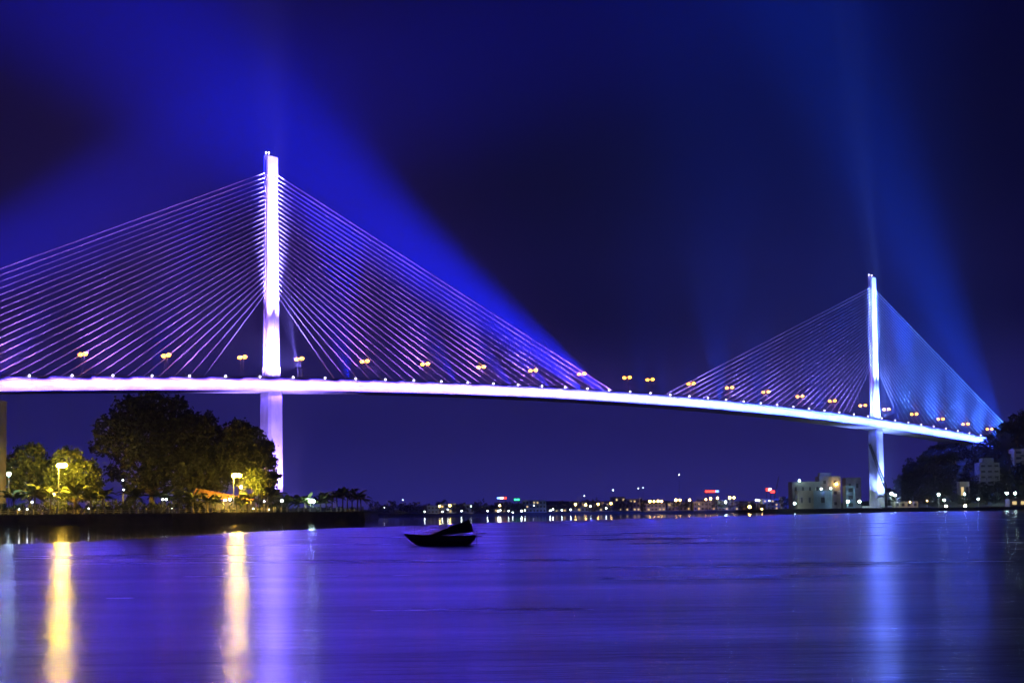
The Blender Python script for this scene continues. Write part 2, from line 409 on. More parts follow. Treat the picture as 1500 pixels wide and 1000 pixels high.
# ------------------------------------------------------------------ bridge lights
def add_light(kind, name, loc, aim, energy, col, parent=None, size=None, cone=None, blend=0.5, radius=0.3, sx=None, sy=None):
    L = bpy.data.lights.new(name, kind); L.energy = energy; L.color = col
    if kind == 'SPOT': L.spot_size = math.radians(cone); L.spot_blend = blend; L.shadow_soft_size = radius
    if kind == 'POINT': L.shadow_soft_size = radius
    if kind == 'AREA': L.shape = 'RECTANGLE'; L.size = sx; L.size_y = sy; L.spread = math.radians(78)
    o = bpy.data.objects.new(name, L); COL.objects.link(o)
    d = (Vector(aim) - Vector(loc)).normalized()
    q = d.to_track_quat('-Z', 'Y'); M4 = q.to_matrix().to_4x4(); M4.translation = Vector(loc)
    if kind == 'AREA':                                         # keep the long side along the bridge
        zc = -d; xc = (U - zc * U.dot(zc)).normalized(); yc = zc.cross(xc)
        for i in range(3): M4[i][0], M4[i][1], M4[i][2] = xc[i], yc[i], zc[i]
    if parent is not None:
        o.parent = parent
        o.matrix_parent_inverse = (Matrix.Translation(parent.location) @ Matrix.Rotation(parent.rotation_euler.z, 4, 'Z')).inverted()
    o.matrix_basis = M4
    return o

def lerp3(a, b_, t): t = max(0, min(1, t)); return tuple(a[i] + (b_[i] - a[i]) * t for i in range(3))
LAV, CYAN = (0.072, 0.038, 1.0), (0.034, 0.062, 1.0)
# edge floodlights every 15 m along the deck edge that faces the near water: bracket, lamp bar, top lantern
def edge_flood(s):
    zd = deck_z(s); o0 = bp_(s, 12.6, zd)
    e = empty('edge_floodlight', o0, ANG)
    g = MB(); g.tube([(0, .0, -.3), (0, -1.2, -.5), (0, -2.6, -2.1)], [.07, .06, .05], 6).tube([(0, -.1, -.2), (0, -.2, .8)], .06, 6)
    g.build('bracket', M_STEEL, e)
    g = MB(); g.box((-7.2, -2.84, -2.28), (7.2, -2.66, -2.12)); g.build('lamp_bar', M_STEEL, e)
    g = MB(); g.ball((0, -.35, .75), .36, 8, 6); g.build('lantern', G_MARK, e)
    col = lerp3(LAV, CYAN, (s - 20) / 300.0)
    add_light('AREA', 'flood_lamp', bp_(s, 15.2, zd - 2.2), bp_(s, 10.2, zd - 1.9), 24000, col, e, sx=14.4, sy=.3)
    side = 'side span before the first tower' if s < 0 else 'main span between the towers' if s < SPAN else 'side span that runs into the hill'
    tag(e, 'small bracket floodlight on the deck edge of the ' + side, 'floodlight', 'floodlights along the deck edge')
for k in range(-8, 41): edge_flood(-43.9 + 15.0 * k)

# street lamps in the median: pairs of poles either side of the cable plane
SL = [13.2 + 32.6 * k for k in range(7)]
lamp_s = sorted([s for s in SL] + [-s for s in SL[:4]] + [SPAN - s for s in SL] + [SPAN + s for s in SL[:5]])
proto = None
def bridge_lamp(s, v):
    global proto
    if proto is None:
        proto = empty('street_lamp')
        g = MB(); g.tube([(0, 0, .4), (0, 0, 8.6), (0, -.2, 9.4), (0, -.6, 9.7)], [.13, .08, .06, .05], 6); g.build('pole', M_STEEL, proto)
        g = MB(); g.box((-.95, -1.7, 9.40), (.95, .2, 9.58)); g.build('lamp_housing', M_STEEL, proto)
        g = MB(); g.ball((0, -.75, 9.2), .85, 8, 6, .8); g.build('lamp_glass', G_BRG, proto)
        o = proto
    else:
        o = copy_tree(proto)
    o.location = bp_(s, v, deck_z(s)); o.rotation_euler = (0, 0, ANG + (0 if v > 0 else math.pi))
    where = 'beside the first tower' if abs(s) < 20 else 'beside the far tower' if abs(s - SPAN) < 20 else 'on the side span before the first tower' if s < 0 else 'on the main span between the towers' if s < SPAN else 'on the side span by the hill'
    tag(o, 'orange street lamp of a median pair ' + where, 'street lamp', 'street lamps in the bridge median')
for s in lamp_s:
    for v in (0.95, -0.95): bridge_lamp(s, v)

# flood poles beside the towers, and ground floods at the pier feet
def flood_post(s, v, aim, energy, col, cone, h=4.5, lit=True, blend=1.0, label='', name='flood_post', z0=None):
    zb = deck_z(s) if z0 is None else z0
    e = empty(name, bp_(s, v, zb))
    g = MB(); g.tube([(0, 0, 0), (0, 0, h)], [.12, .08], 6); g.build('pole', M_STEEL, e)
    d = (Vector(aim) - bp_(s, v, zb + h)).normalized()
    g = MB(); g.box((-.5, -.4, h), (.5, .4, h + .35)); g.build('lamp_housing', M_STEEL, e)
    head = bp_(s, v, zb + h + .7)
    add_light('SPOT', 'spot', head, aim, energy, col, e, cone=cone, blend=blend, radius=.35)
    tag(e, label, 'floodlight', 'floodlights that wash the towers')
    return e
K = 1000.0
for s0, col, nm in ((0.0, (0.22, 0.165, 1.0), 'first'), (SPAN, (0.12, 0.22, 1.0), 'far')):
    ctr = bp_(s0)
    for d in (-1, 1):
        for j, (zz, en, cn, off) in enumerate(((64, 700, 84, 7), (96, 5600, 17, 5.5), (136, 21000, 10, 4.5))):
            flood_post(s0 + d * off, 10.5, ctr + Vector((0, 0, zz)), en * K, col, cn,
                       label='slim floodlight post washing the %s tower on its %s' % (nm, 'main-span side' if (d > 0) == (s0 == 0) else 'side-span side'))
    zb = QUAY_Z if s0 == 0 else 2.8
    for j, (du, dv) in enumerate(((-9, 12), (3, 14))):
        flood_post(s0 + du, dv, ctr + Vector((0, 0, 32)), (420 if s0 == 0 else 620) * K, (0.30, 0.20, 1.0) if s0 == 0 else (0.16, 0.26, 1.0), 72, h=1.2,
                   label='low ground floodlight aimed up the pier of the %s tower' % nm, name='ground_floodlight', z0=zb)
# cable floods on the deck edge
for s0, col, nm in ((0.0, (0.36, 0.14, 1.0), 'first'), (SPAN, (0.26, 0.18, 1.0), 'far')):
    for d in (-1, 1):
        for j, (q, tq, zq, en) in enumerate(((45, 26, 84, 330), (80, 55, 82, 400), (115, 88, 78, 400), (147, 120, 73, 360), (176, 152, 69, 300), (203, 182, 63, 220))):
            if s0 == SPAN and d == 1: q *= .92
            flood_post(s0 + d * q, 11.0, bp_(s0 + d * tq, 0, zq), en * K * (.55 if s0 == 0 else .5 if d < 0 else .9), col if (s0 == 0 or d < 0) else (.05, .17, 1.0), 104, h=1.5, blend=1.0,
                       label='low floodlight by the parapet lighting the cables of the %s tower' % nm, name='cable_floodlight')
# blue searchlights at the far edge of the deck, shining up past the towers
BLUE = (0.004, 0.012, 1.0); BLUE2 = (0.001, 0.06, 1.0)
def searchlight(s, aim_s, aim_z, mw, col, cone, label, v=-9.0, aim_v=-30.0):
    p0 = bp_(s, v, deck_z(s) + 1.2); aim = bp_(aim_s, aim_v, aim_z)
    e = empty('searchlight', bp_(s, v, deck_z(s)))
    d = (aim - p0).normalized()
    g = MB(); g.box((-.5, -.5, 0), (.5, .5, .3)).tube([(0, 0, .3), (0, 0, .9)], .12, 6); g.build('base', M_STEEL, e)
    g = MB(); c = Vector((0, 0, 1.2)); g.tube([c - d * .6, c + d * .2], [.45, .6], 12); g.build('drum', M_STEEL, e)
    add_light('SPOT', 'beam', p0 + d * .5, aim, mw * 1.95e6, col, e, cone=cone, blend=1.0, radius=.5)
    tag(e, label, 'searchlight', 'blue searchlights on the deck')
for s0, d, col, pw, nm in ((0, 1, BLUE, 1.0, 'first tower on the main span'), (0, -1, BLUE, .34, 'first tower on the side span'),
                           (SPAN, -1, BLUE2, .35, 'far tower on the main span'), (SPAN, 1, BLUE2, 1.25, 'far tower on the side span')):
    for od, q, el, mw, cone in (('outermost', 205, 27, 46, 15), ('second', 188, 30, 42, 16), ('third', 166, 36, 32, 18), ('fourth', 140, 44, 24, 20), ('fifth', 105, 56, 17, 24), ('innermost', 45, 78, 12, 34)):
        if s0 == SPAN and d == 1: q *= .93; el = 64 if q > 150 else 82; cone += (5 if q > 150 else 18); mw *= (.29 if q > 185 else .15 if q > 150 else .11)
        if s0 == SPAN and d == -1: el = 80; cone += 18; mw *= (.03 if q > 160 else .27)
        if s0 == 0: cone += (4 if q > 110 else 10); mw *= (.95 if q > 180 else .28 if q > 110 else .16)
        av = -17.0 if s0 == 0 else -26.0
        t_ = math.radians(el); z_ = deck_z(s0 + d * q) + 1.2
        searchlight(s0 + d * q, s0 + d * (q - 100 * math.cos(t_)), z_ + 100 * math.sin(t_), mw * pw, col, cone, aim_v=av, label='%s of six blue searchlights under the stays of the %s' % (od, nm))

# ------------------------------------------------------------------ vegetation helpers
def leaf_quads(lobes, n, size, clump=10, spread=0.9, shell=0.45):
    """small leaf-sprig quads in clumps spread through ellipsoid lobes [(centre, rx, rz)]"""
    w = np.array([l[1] ** 2 * l[2] for l in lobes]); w = w / w.sum()
    nc = max(1, n // clump); idx = RNG.choice(len(lobes), nc, p=w)
    C = np.array([tuple(lobes[i][0]) for i in idx]); R = np.array([(lobes[i][1], lobes[i][1], lobes[i][2]) for i in idx])
    d = RNG.normal(size=(nc, 3)); d /= np.linalg.norm(d, axis=1)[:, None]
    rad = (shell + (1.08 - shell) * RNG.random((nc, 1)) ** 0.6)
    cc = C + d * R * rad
    P = np.repeat(cc, clump, 0) + RNG.normal(size=(nc * clump, 3)) * spread * 0.5
    a = RNG.normal(size=P.shape); a /= np.linalg.norm(a, axis=1)[:, None]
    b_ = np.cross(a, RNG.normal(size=P.shape)); b_ /= np.linalg.norm(b_, axis=1)[:, None]
    sz = size * (0.6 + 0.8 * RNG.random((len(P), 1)))
    a = a * sz; b_ = b_ * sz * 0.55
    return np.stack([P - a, P + b_, P + a, P - b_], 1)

def tree(name, base, lobes, n, size, label, leaf=M_LEAF, group=None, trunk_r=0.5):
    """base: Vector; lobes: [(Vector, rx, rz)] in world metres"""
    e = empty(name, base)
    loc = [(c - base, rx, rz) for c, rx, rz in lobes]
    g = MB(); top = sum((c for c, _, _ in loc), Vector()) / len(loc)
    h = top.z * .62
    fork = Vector((top.x * .25, top.y * .25, h * .55))
    g.tube([(0, 0, -.1), fork * .5 + Vector((.15, 0, 0)), fork], [trunk_r * 1.15, trunk_r * .85, trunk_r * .7], 8)
    for c, rx, rz in loc:
        mid = fork.lerp(c, .5) + Vector((random.uniform(-.6, .6), 0, random.uniform(-.3, .8)))
        g.tube([fork, mid, c, c + Vector((random.uniform(-1, 1), random.uniform(-1, 1), rz * .6))], [trunk_r * .55, trunk_r * .36, trunk_r * .2, .05], 6)
    g.build('trunk', M_BARK, e)
    q = leaf_quads(loc, n, size)
    quads_object('crown', q, leaf, e)
    tag(e, label, 'tree', group)
    return e

# ------------------------------------------------------------------ near bank: quay wall, railing
def quay_pt(t_x):
    xs = [p[0] for p in QUAY]; ys = [p[1] for p in QUAY]
    return Vector((t_x, float(np.interp(t_x, xs, ys)), 0))
wall = empty('seawall', (-150, 357, 0)); tag(wall, 'dark stone seawall with a coping along the near bank', 'seawall')
def into(par, o): o.parent = par; o.matrix_parent_inverse = Matrix.Translation(-Vector(par.location)); return o
wall_line = [Vector((x, y, 0)) for x, y in QUAY] + [Vector((-46, 430, 0)), Vector((-62, 640, 0))]
def offset_line(line, d):
    out = []
    for i, p in enumerate(line):
        t = (line[min(i + 1, len(line) - 1)] - line[max(i - 1, 0)]).normalized(); out.append(p + Vector((t.y, -t.x, 0)) * d)
    return out
o1, o2 = offset_line(wall_line, 1.3), offset_line(wall_line, 0.5); o3 = offset_line(wall_line, -0.15)
g = MB(); g.loft([[Vector((a.x, a.y, -2)), Vector((b_.x, b_.y, QUAY_Z - .25)), Vector((c.x, c.y, QUAY_Z - .25)), Vector((c.x, c.y, -2))] for a, b_, c in zip(o1, o2, o3)])
into(wall, g.build('wall_face', M_STONE))
oc, od = offset_line(wall_line, .65), offset_line(wall_line, -.2)
g = MB(); g.loft([[Vector((a.x, a.y, QUAY_Z - .25)), Vector((a.x, a.y, QUAY_Z + .08)), Vector((c.x, c.y, QUAY_Z + .08)), Vector((c.x, c.y, QUAY_Z - .25))] for a, c in zip(oc, od)])
into(wall, g.build('coping', M_STONE))
rail = empty('balustrade', (-150, 358, QUAY_Z + .08)); tag(rail, 'concrete balustrade with square posts on top of the seawall', 'balustrade')
vis = [p for p in offset_line(wall_line, .2)[1:-1]]
seg = []
for a, c in zip(vis[:-1], vis[1:]):
    L = (c - a).length; k = 0
    while k < L: seg.append(a.lerp(c, k / L)); k += 2.0
seg = [p for p in seg if -150 < p.x]
g0 = MB(); g0.box((-.2, -.2, 0), (.2, .2, 1.05)); g0.box((-.26, -.26, 1.05), (.26, .26, 1.18)); g0.ball((0, 0, 1.33), .17, 6, 4)
first = None
for p in seg:
    if first is None: first = g0.build('post', M_PLAST); o = first
    else: o = bpy.data.objects.new('post', first.data); COL.objects.link(o)
    into(rail, o); o.location = (p.x, p.y, QUAY_Z + .08)
for hh in (0.42, 0.85):
    g = MB()
    for a, c in zip(seg[:-1], seg[1:]):
        g.tube([a + Vector((0, 0, QUAY_Z + .08 + hh)), c + Vector((0, 0, QUAY_Z + .08 + hh))], .06, 4, False)
    into(rail, g.build('rail', M_PLAST))

# ------------------------------------------------------------------ near bank: trees
def lob(Y, lst): return [(pd(x, y, Y + random.uniform(-3, 3)), r * px2m(Y), r * px2m(Y) * .9) for x, y, r in lst]
def gz(x, Y, z=QUAY_Z): p = pd(x, 745, Y); return Vector((p.x, p.y, z))
tree('broadleaf_tree', gz(222, 400), lob(400, [(150, 655, 17), (163, 628, 24), (195, 608, 30), (222, 588, 18), (252, 608, 30), (276, 636, 26), (215, 640, 38), (250, 662, 30), (182, 662, 20), (228, 690, 24), (170, 690, 16), (200, 700, 22), (255, 695, 24), (280, 680, 24), (268, 716, 16), (190, 722, 12)]), 21000, .55,
     'tallest dark spreading tree on the near bank, its top reaching the deck', M_LEAF, trunk_r=.9)
tree('broadleaf_tree', gz(302, 408), lob(408, [(298, 622, 20), (314, 648, 26), (288, 664, 26), (330, 668, 22), (300, 694, 24), (320, 702, 18), (282, 708, 16)]), 11000, .55,
     'dark rounded tree between the tallest tree and the bridge pier', M_LEAF, trunk_r=.6)
tree('broadleaf_tree', gz(348, 399), lob(399, [(348, 634, 20), (368, 640, 17), (343, 664, 26), (372, 668, 22), (352, 690, 20), (385, 685, 14)]), 9500, .5,
     'dark tree standing in front of the left side of the pier', M_LEAF, trunk_r=.55)
tree('broadleaf_tree', gz(392, 392), lob(392, [(388, 655, 12), (396, 676, 10), (399, 698, 9), (392, 716, 10)]), 3600, .42,
     'narrow dark tree right in front of the lit pier', M_LEAF, trunk_r=.3)
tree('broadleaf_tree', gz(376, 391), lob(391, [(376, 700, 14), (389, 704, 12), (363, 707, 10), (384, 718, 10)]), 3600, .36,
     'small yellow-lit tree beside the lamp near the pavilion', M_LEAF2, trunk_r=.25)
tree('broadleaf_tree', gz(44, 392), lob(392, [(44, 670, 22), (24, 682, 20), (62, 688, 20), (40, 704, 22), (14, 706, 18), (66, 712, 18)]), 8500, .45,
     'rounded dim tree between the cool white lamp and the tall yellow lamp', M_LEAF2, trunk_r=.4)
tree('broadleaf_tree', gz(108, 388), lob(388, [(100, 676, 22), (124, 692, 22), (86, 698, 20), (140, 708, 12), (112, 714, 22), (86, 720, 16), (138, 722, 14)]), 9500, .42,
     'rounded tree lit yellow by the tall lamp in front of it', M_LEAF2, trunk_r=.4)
# palms
frond_me = []
def frond_mesh(L, droop):
    g = MB(); n = 7; P = []
    for i in range(n + 1):
        t = i / n; P.append(Vector((L * t * (1 - .12 * t), 0, L * (0.42 * t - droop * t * t))))
    for i in range(n):
        w = .05 * (1 - i / n) + .02
        g.add([P[i] + Vector((0, -w, 0)), P[i] + Vector((0, w, 0)), P[i + 1] + Vector((0, w * .8, 0)), P[i + 1] + Vector((0, -w * .8, 0))], [(0, 1, 2, 3)])
        for sd in (-1, 1):
            for q in (0.1, .43, .76):
                c = P[i].lerp(P[i + 1], q); ll = L * .30 * (1 - abs(i / n - .45) * 1.1)
                g.add([c, c + Vector((.24, 0, 0)), c + Vector((ll * .62, sd * ll * .8, -ll * .28)), c + Vector((ll * .42, sd * ll * .8, -ll * .30))], [(0, 1, 2, 3)])
    me = bpy.data.meshes.new('frond'); me.from_pydata(g.v, [], g.f); me.materials.append(M_PALM); me.update(); return me
frond_me = [frond_mesh(3.1, .55), frond_mesh(3.2, .75), frond_mesh(2.9, .30)]
def palm(base, h, label, sc=1.0, nf=17, group='palms along the promenade'):
    e = empty('palm_tree', base, random.uniform(0, 6))
    g = MB(); lean = Vector((random.uniform(-.3, .3), random.uniform(-.3, .3), 0))
    g.tube([Vector((0, 0, -.1)), Vector((0, 0, h * .3)) + lean * .3, Vector((0, 0, h * .7)) + lean * .7, Vector((0, 0, h)) + lean], [.26 * sc, .19 * sc, .16 * sc, .2 * sc], 8)
    g.build('trunk', M_PBARK, e)
    for k in range(nf):
        o = bpy.data.objects.new('frond', frond_me[k % 3]); COL.objects.link(o); o.parent = e
        o.location = Vector((0, 0, h)) + lean
        o.rotation_euler = (random.uniform(-.25, .25), random.uniform(-.85, .3), k * 2.39996)
        o.scale = (sc * random.uniform(.9, 1.2),) * 3
    tag(e, label, 'palm tree', group)
PALMS = [(20, 718, 1.0, 'low palm by the cool white lamp at the block of flats'), (50, 711, 1.1, 'palm between the cool lamp and the tall yellow lamp'),
         (74, 716, .9, 'palm just beside the pole of the tall yellow lamp'), (112, 712, 1.15, 'yellow-lit palm in front of the lit rounded tree'),
         (133, 717, 1.0, 'palm under the edge of the lit rounded tree'), (150, 716, .9, 'palm at the gap between the lit tree and the tallest tree'),
         (197, 716, 1.2, 'palm standing alone below the tallest tree'), (236, 718, 1.1, 'palm behind the small twin white lamp'),
         (262, 719, 1.0, 'palm between the twin white lamp and the pavilion'), (283, 721, 1.0, 'dark palm at the near end of the pavilion roof'),
         (304, 726, .8, 'dark palm in front of the pavilion roof'), (316, 728, .7, 'small dark palm at the pavilion counter'),
         (346, 731, .7, 'short palm at the foot of the tall lamp by the pavilion'), (362, 727, 1.0, 'palm past the far end of the pavilion'),
         (398, 722, 1.1, 'palm in front of the lit pier foot'), (422, 731, .8, 'low palm just past the pier foot'), (437, 729, .9, 'palm in a row past the pier, near a white lamp'),
         (448, 730, .9, 'bushy palm next to the white lamp past the pier'), (470, 731, .85, 'short palm beyond the white lamp past the pier')]
for x, y, sc, lb in PALMS:
    Y = float(np.interp(x, [0, 250, 400, 540], [366, 374, 396, 420])) + random.uniform(1, 5)
    b_ = gz(x, Y); t = pd(x, y, Y); palm(b_, max(1.6, (t.z - QUAY_Z) * .7), lb, sc * 1.3)
for k, x in enumerate((478, 486, 494, 502, 509, 516, 523, 529)):      # the grove at the point
    Y = 424 + (k % 3) * 4; y = [727, 724, 721, 718, 716, 718, 722, 726][k]
    palm(gz(x, Y), (pd(x, y, Y).z - QUAY_Z) * .8, 'slender pale-trunked palm in the grove at the tip of the bank', 1.05, 15, 'palm grove at the tip of the bank')
# shrubs behind the balustrade
for k in range(34):
    x = 4 + k * 15.4 + random.uniform(-4, 4); Y = float(np.interp(x, [0, 250, 400, 540], [363, 371, 393, 417])); r = random.uniform(.6, 1.15)
    o = quads_object('shrub', leaf_quads([(Vector((0, 0, r * .7)), r * 1.2, r * .8)], 200, .2, 8, .3), M_LEAF)
    o.location = gz(x, Y)
    tag(o, 'low clipped shrub just behind the balustrade on the near bank', 'shrub', 'shrubs behind the balustrade')

# taller bushes filling the ground between palms and trees
for k in range(24):
    x = 8 + k * 17.3 + random.uniform(-5, 5)
    if 284 < x < 378: continue
    Y = float(np.interp(x, [0, 250, 400, 540], [377, 385, 403, 425])); r = random.uniform(1.6, 2.7)
    o = quads_object('bush', leaf_quads([(Vector((0, 0, r * .7)), r * 1.15, r * .85), (Vector((r * .7, 0, r * .5)), r * .8, r * .6)], 700, .3, 8, .5), M_LEAF2 if k % 3 else M_LEAF)
    o.location = gz(x, Y)
    tag(o, 'rounded bush under the trees behind the row of palms', 'bush', 'bushes behind the palms')

# ------------------------------------------------------------------ near bank: lamps
def lamp(name, x, y, Y, z0, r, mat_, label, pole=.09, group=None, style='globe', cat='street lamp'):
    p = pd(x, y, Y); e = empty(name, (p.x, p.y, z0)); h = p.z - z0
    if style == 'globe':
        g = MB(); g.tube([(0, 0, 0), (0, 0, h - r)], [pole * 1.4, pole], 6); g.build('pole', M_STEEL, e)
        g = MB(); g.ball((0, 0, h), r, 8, 6); g.build('lamp_glass', mat_, e)
        g = MB(); g.tube([(0, 0, h + r * .75), (0, 0, h + r * 1.15)], [r * .55, r * .2], 8); g.build('cap', M_DARK, e)
    elif style == 'mast':                                        # ring of floods on a tall mast
        g = MB(); g.tube([(-.75, 0, 0), (-.75, 0, h - .2), (-.75, 0, h + .3)], [.16, .11, .08], 8); g.tube([(-.75, 0, h + .1), (.8, 0, h + .35)], .06, 6); g.build('pole', M_STEEL, e)
        g = MB(); g.box((-.5 - r * 1.8, -r * 1.8, h - r * .05), (.75 + r * 1.8, r * 1.8, h + r * .2)); g.build('light_shield', M_DARK, e)  # overhanging board added to keep the lamplight off the tree crowns
        for q in (-.5, .15, .75):
            g = MB(); g.ball((q, 0, h - r * .3), r, 8, 6, .8); g.build('lamp_glass', mat_, e)
            g = MB(); g.box((q - r * .5, -r * .5, h + r * .2), (q + r * .5, r * .5, h + r * .2 + .3)); g.build('lamp_housing', M_DARK, e)
    elif style == 'arm':
        g = MB(); g.tube([(0, 0, 0), (0, 0, h - .3), (0, -.5, h + .25), (0, -1.0, h + .3)], [pole * 1.3, pole, pole * .8, pole * .7], 6); g.build('pole', M_STEEL, e)
        g = MB(); g.box((-.28, -1.5, h + .22), (.28, -.8, h + .4)); g.build('lamp_housing', M_DARK, e)
        g = MB(); g.ball((0, -1.15, h), r, 8, 6, .8); g.build('lamp_glass', mat_, e)
    tag(e, label, cat, group)
    return e
lamp('mast_lamp', 90, 680, 371, QUAY_Z, .72, G_SOD, 'tall mast with blazing yellow lamps in front of the rounded trees', style='mast', cat='street lamp')
lamp('mast_lamp', 346, 695, 384, QUAY_Z, .62, G_SOD, 'mast with blazing yellow lamps beside the pavilion', style='mast')
G_SOD2 = glow('lamp_sodium_small', (1.0, 0.62, 0.2), 150)
lamp('street_lamp', 353, 713, 392, QUAY_Z, .42, G_SOD2, 'smaller yellow lamp just below and behind the pavilion mast lamp')
lamp('street_lamp', 13, 694, 369, QUAY_Z, .5, G_COOL, 'dazzling cool white lamp beside the block of flats')
lamp('garden_lamp', 79, 724, 369, QUAY_Z, .3, G_WRM, 'warm globe garden lamp at the foot of the tall mast')
lamp('garden_lamp', 47, 735, 368, QUAY_Z, .25, G_WHT, 'small white garden lamp under the palm near the cool lamp')
lamp('garden_lamp', 180, 703, 395, QUAY_Z, .22, G_WHT, 'upper of two pale lamps in the gap left of the tallest tree')
lamp('garden_lamp', 181, 717, 390, QUAY_Z, .2, G_WHT, 'lower of two pale lamps in the gap left of the tallest tree')
for dx, w_ in ((-2.5, 'first'), (2.5, 'second')):
    lamp('garden_lamp', 241 + dx, 731, 373, QUAY_Z, .26, G_WHT, 'white lamp of a close pair below the tallest tree, the %s along the quay' % w_)
lamp('garden_lamp', 337, 731, 383, QUAY_Z, .38, G_COOL if False else G_WHT, 'white globe lamp at the pavilion counter')
lamp('garden_lamp', 413, 733, 396, QUAY_Z, .38, G_WHT, 'white globe lamp just past the foot of the pier')
for dx, w_ in ((-2.2, 'nearer the pier'), (1.6, 'farther from the pier')):
    lamp('garden_lamp', 457 + dx, 734, 404, QUAY_Z, .48, G_GRN, 'greenish white lamp of a bright pair among the palms, the one ' + w_)
lamp('garden_lamp', 387, 734, 391, QUAY_Z, .2, G_WHT, 'tiny white lamp beside the small yellow-lit tree')
for x, y in ((252, 747), (130, 747), (40, 748), (28, 748), (371, 747), (394, 748), (429, 750)):
    lamp('bollard_light', x, y - 2.5, float(np.interp(x, [0, 250, 400, 540], [362, 370, 390, 416])), QUAY_Z, .17, G_WHT, 'tiny white bollard light at the balustrade', group='bollard lights', cat='bollard light')

# pavilion
PV = gz(330, 393); pv = empty('pavilion', PV); tag(pv, 'open waterside pavilion with an orange tiled roof and lit counter', 'pavilion')
k = px2m(393); RX = lambda x: (x - 330) * k
g = MB(); e0, e1 = 3.0, 3.6
hz_ = lambda y: (pd(330, y, 393).z - QUAY_Z)
g.add([(RX(284), -3, hz_(729)), (RX(378), -3, hz_(733)), (RX(372), 3, hz_(731)), (RX(286), 3, hz_(727)), (RX(287), 0, hz_(714)), (RX(302), 0, hz_(721)), (RX(345), 0, hz_(727)), (RX(372), 0, hz_(729))],
      [(0, 1, 7, 6, 5, 4), (3, 4, 5, 6, 7, 2), (0, 4, 3), (1, 2, 7), (0, 3, 2, 1)])
g.build('roof', M_ROOF, pv)
for x in (290, 310, 330, 350, 370):
    for yy in (-2.6, 2.6):
        g = MB(); g.box((RX(x) - .14, yy - .14, 0), (RX(x) + .14, yy + .14, hz_(730))); g.build('post', M_PLAST, pv)
g = MB(); g.box((RX(286), 2.2, 0), (RX(372), 2.45, hz_(733))); g.build('back_wall', M_PLASTY, pv)
g = MB(); g.box((RX(298), -1.6, 0), (RX(362), -1.0, 1.1)); g.build('counter', M_PLASTY, pv)
pl = empty('pendant_lamp', pd(329, 731, 391)); tag(pl, 'big warm pendant lamp hanging under the pavilion roof', 'pendant lamp')
g = MB(); g.ball((0, 0, 0), .5, 8, 6); g.build('lamp_glass', glow('lamp_pendant', (1, .75, .35), 110), pl)
g = MB(); g.tube([(0, 0, .45), (0, 0, 1.0)], .05, 6); g.build('cord', M_DARK, pl)

# block of flats at the frame's edge
def block(name, x0, x1, y0, Y, z0, depth, M, label, cols, rows, cat='building', lit=0.0, group=None, parapet=True, winw=.5, winh=.5):
    a, c = pd(x0, 745, Y), pd(x1, 745, Y); H = pd((x0 + x1) / 2, y0, Y).z - z0; W_ = c.x - a.x
    e = empty(name, (a.x, Y, z0))
    g = MB(); g.box((0, 0, -1), (W_, depth, H)); g.build('wall', M, e)
    if parapet:
        g = MB(); g.box((-.15, -.15, H), (W_ + .15, depth + .15, H + .35)); g.build('parapet', M, e)
    cw, rh_ = W_ / max(cols, 1), H / max(rows, 1)
    for i in range(cols):
        for j in range(rows):
            xa = (i + .5 - winw / 2) * cw; za = (j + .5 - winh / 2) * rh_
            on = random.random() < lit
            g = MB(); g.box((xa - .1, -.09, za - .1), (xa + cw * winw + .1, -.01, za + rh_ * winh + .1)); w_ = g.build('window', M_PLAST, e)
            g = MB(); g.box((xa, -.13, za), (xa + cw * winw, -.10, za + rh_ * winh)); g.build('pane', G_WIN if on else M_GLASS, w_)
    tag(e, label, cat, group)
    return e, W_, H
e, W_, H = block('apartment_block', -80, -3.0, 588, 380, QUAY_Z, 6, mat('stained_plaster', (0.16, 0.14, 0.13), .9, .4, .3), 'tall dim block of flats behind the cool white lamp', 5, 8, lit=.0)
for j in range(1, 8):
    g = MB(); g.box((-.3, -1.0, H * j / 8 - .12), (W_ - .2, 0, H * j / 8)); g.build('balcony', M_PLAST, e)

# ------------------------------------------------------------------ far tower's bank
e, W_, H = block('white_house', 1161, 1203, 706, 850, 2.0, 12, M_PLAST, 'wide pale house, leftmost of the waterfront houses before the far pier', 4, 2, winw=.3, winh=.3)
e, W_, H = block('tall_house', 1201, 1232, 698, 862, 2.0, 12, M_PLAST, 'tallest pale waterfront house with a warm lamp on its front', 2, 3, winw=.26, winh=.3)
g = MB(); g.box((1, 2, H + .3), (8, 8, H + 2.6)); g.build('roof_room', M_PLAST, e)
for k_ in range(5):
    g = MB(); g.box((.4 + k_ * 2.9, -.1, H + .35), (.7 + k_ * 2.9, .15, H + 1.2)); g.build('roof_post', M_PLAST, e)
e, W_, H = block('blue_house', 1192, 1219, 719, 842, 2.0, 9, M_PLASTB, 'low blue house in front of the tallest waterfront house', 1, 1, winw=.2, winh=.3)
e, W_, H = block('small_house', 1169, 1192, 719, 840, 2.0, 8, M_PLASTY, 'small cream house in front of the wide pale house', 2, 1, winw=.25, winh=.3)
e, W_, H = block('back_house', 1240, 1262, 700, 872, 2.0, 10, M_HOUSE, 'stepped house between the tallest house and the far pier', 2, 2, winw=.3, winh=.3)
e, W_, H = block('blue_shed', 1240, 1253, 712, 850, 2.0, 8, M_PLASTB, 'narrow blue house in front of the stepped house', 1, 3)
e, W_, H = block('low_shed', 1310, 1345, 735, 838, 2.4, 8, M_PLASTY, 'long low shed to the hill side of the far pier', 4, 1)
e, W_, H = block('hill_house', 1437, 1466, 678, 872, 12, 10, M_HOUSE, 'tiered house built on the dark hillside', 3, 5, winw=.6, winh=.35)
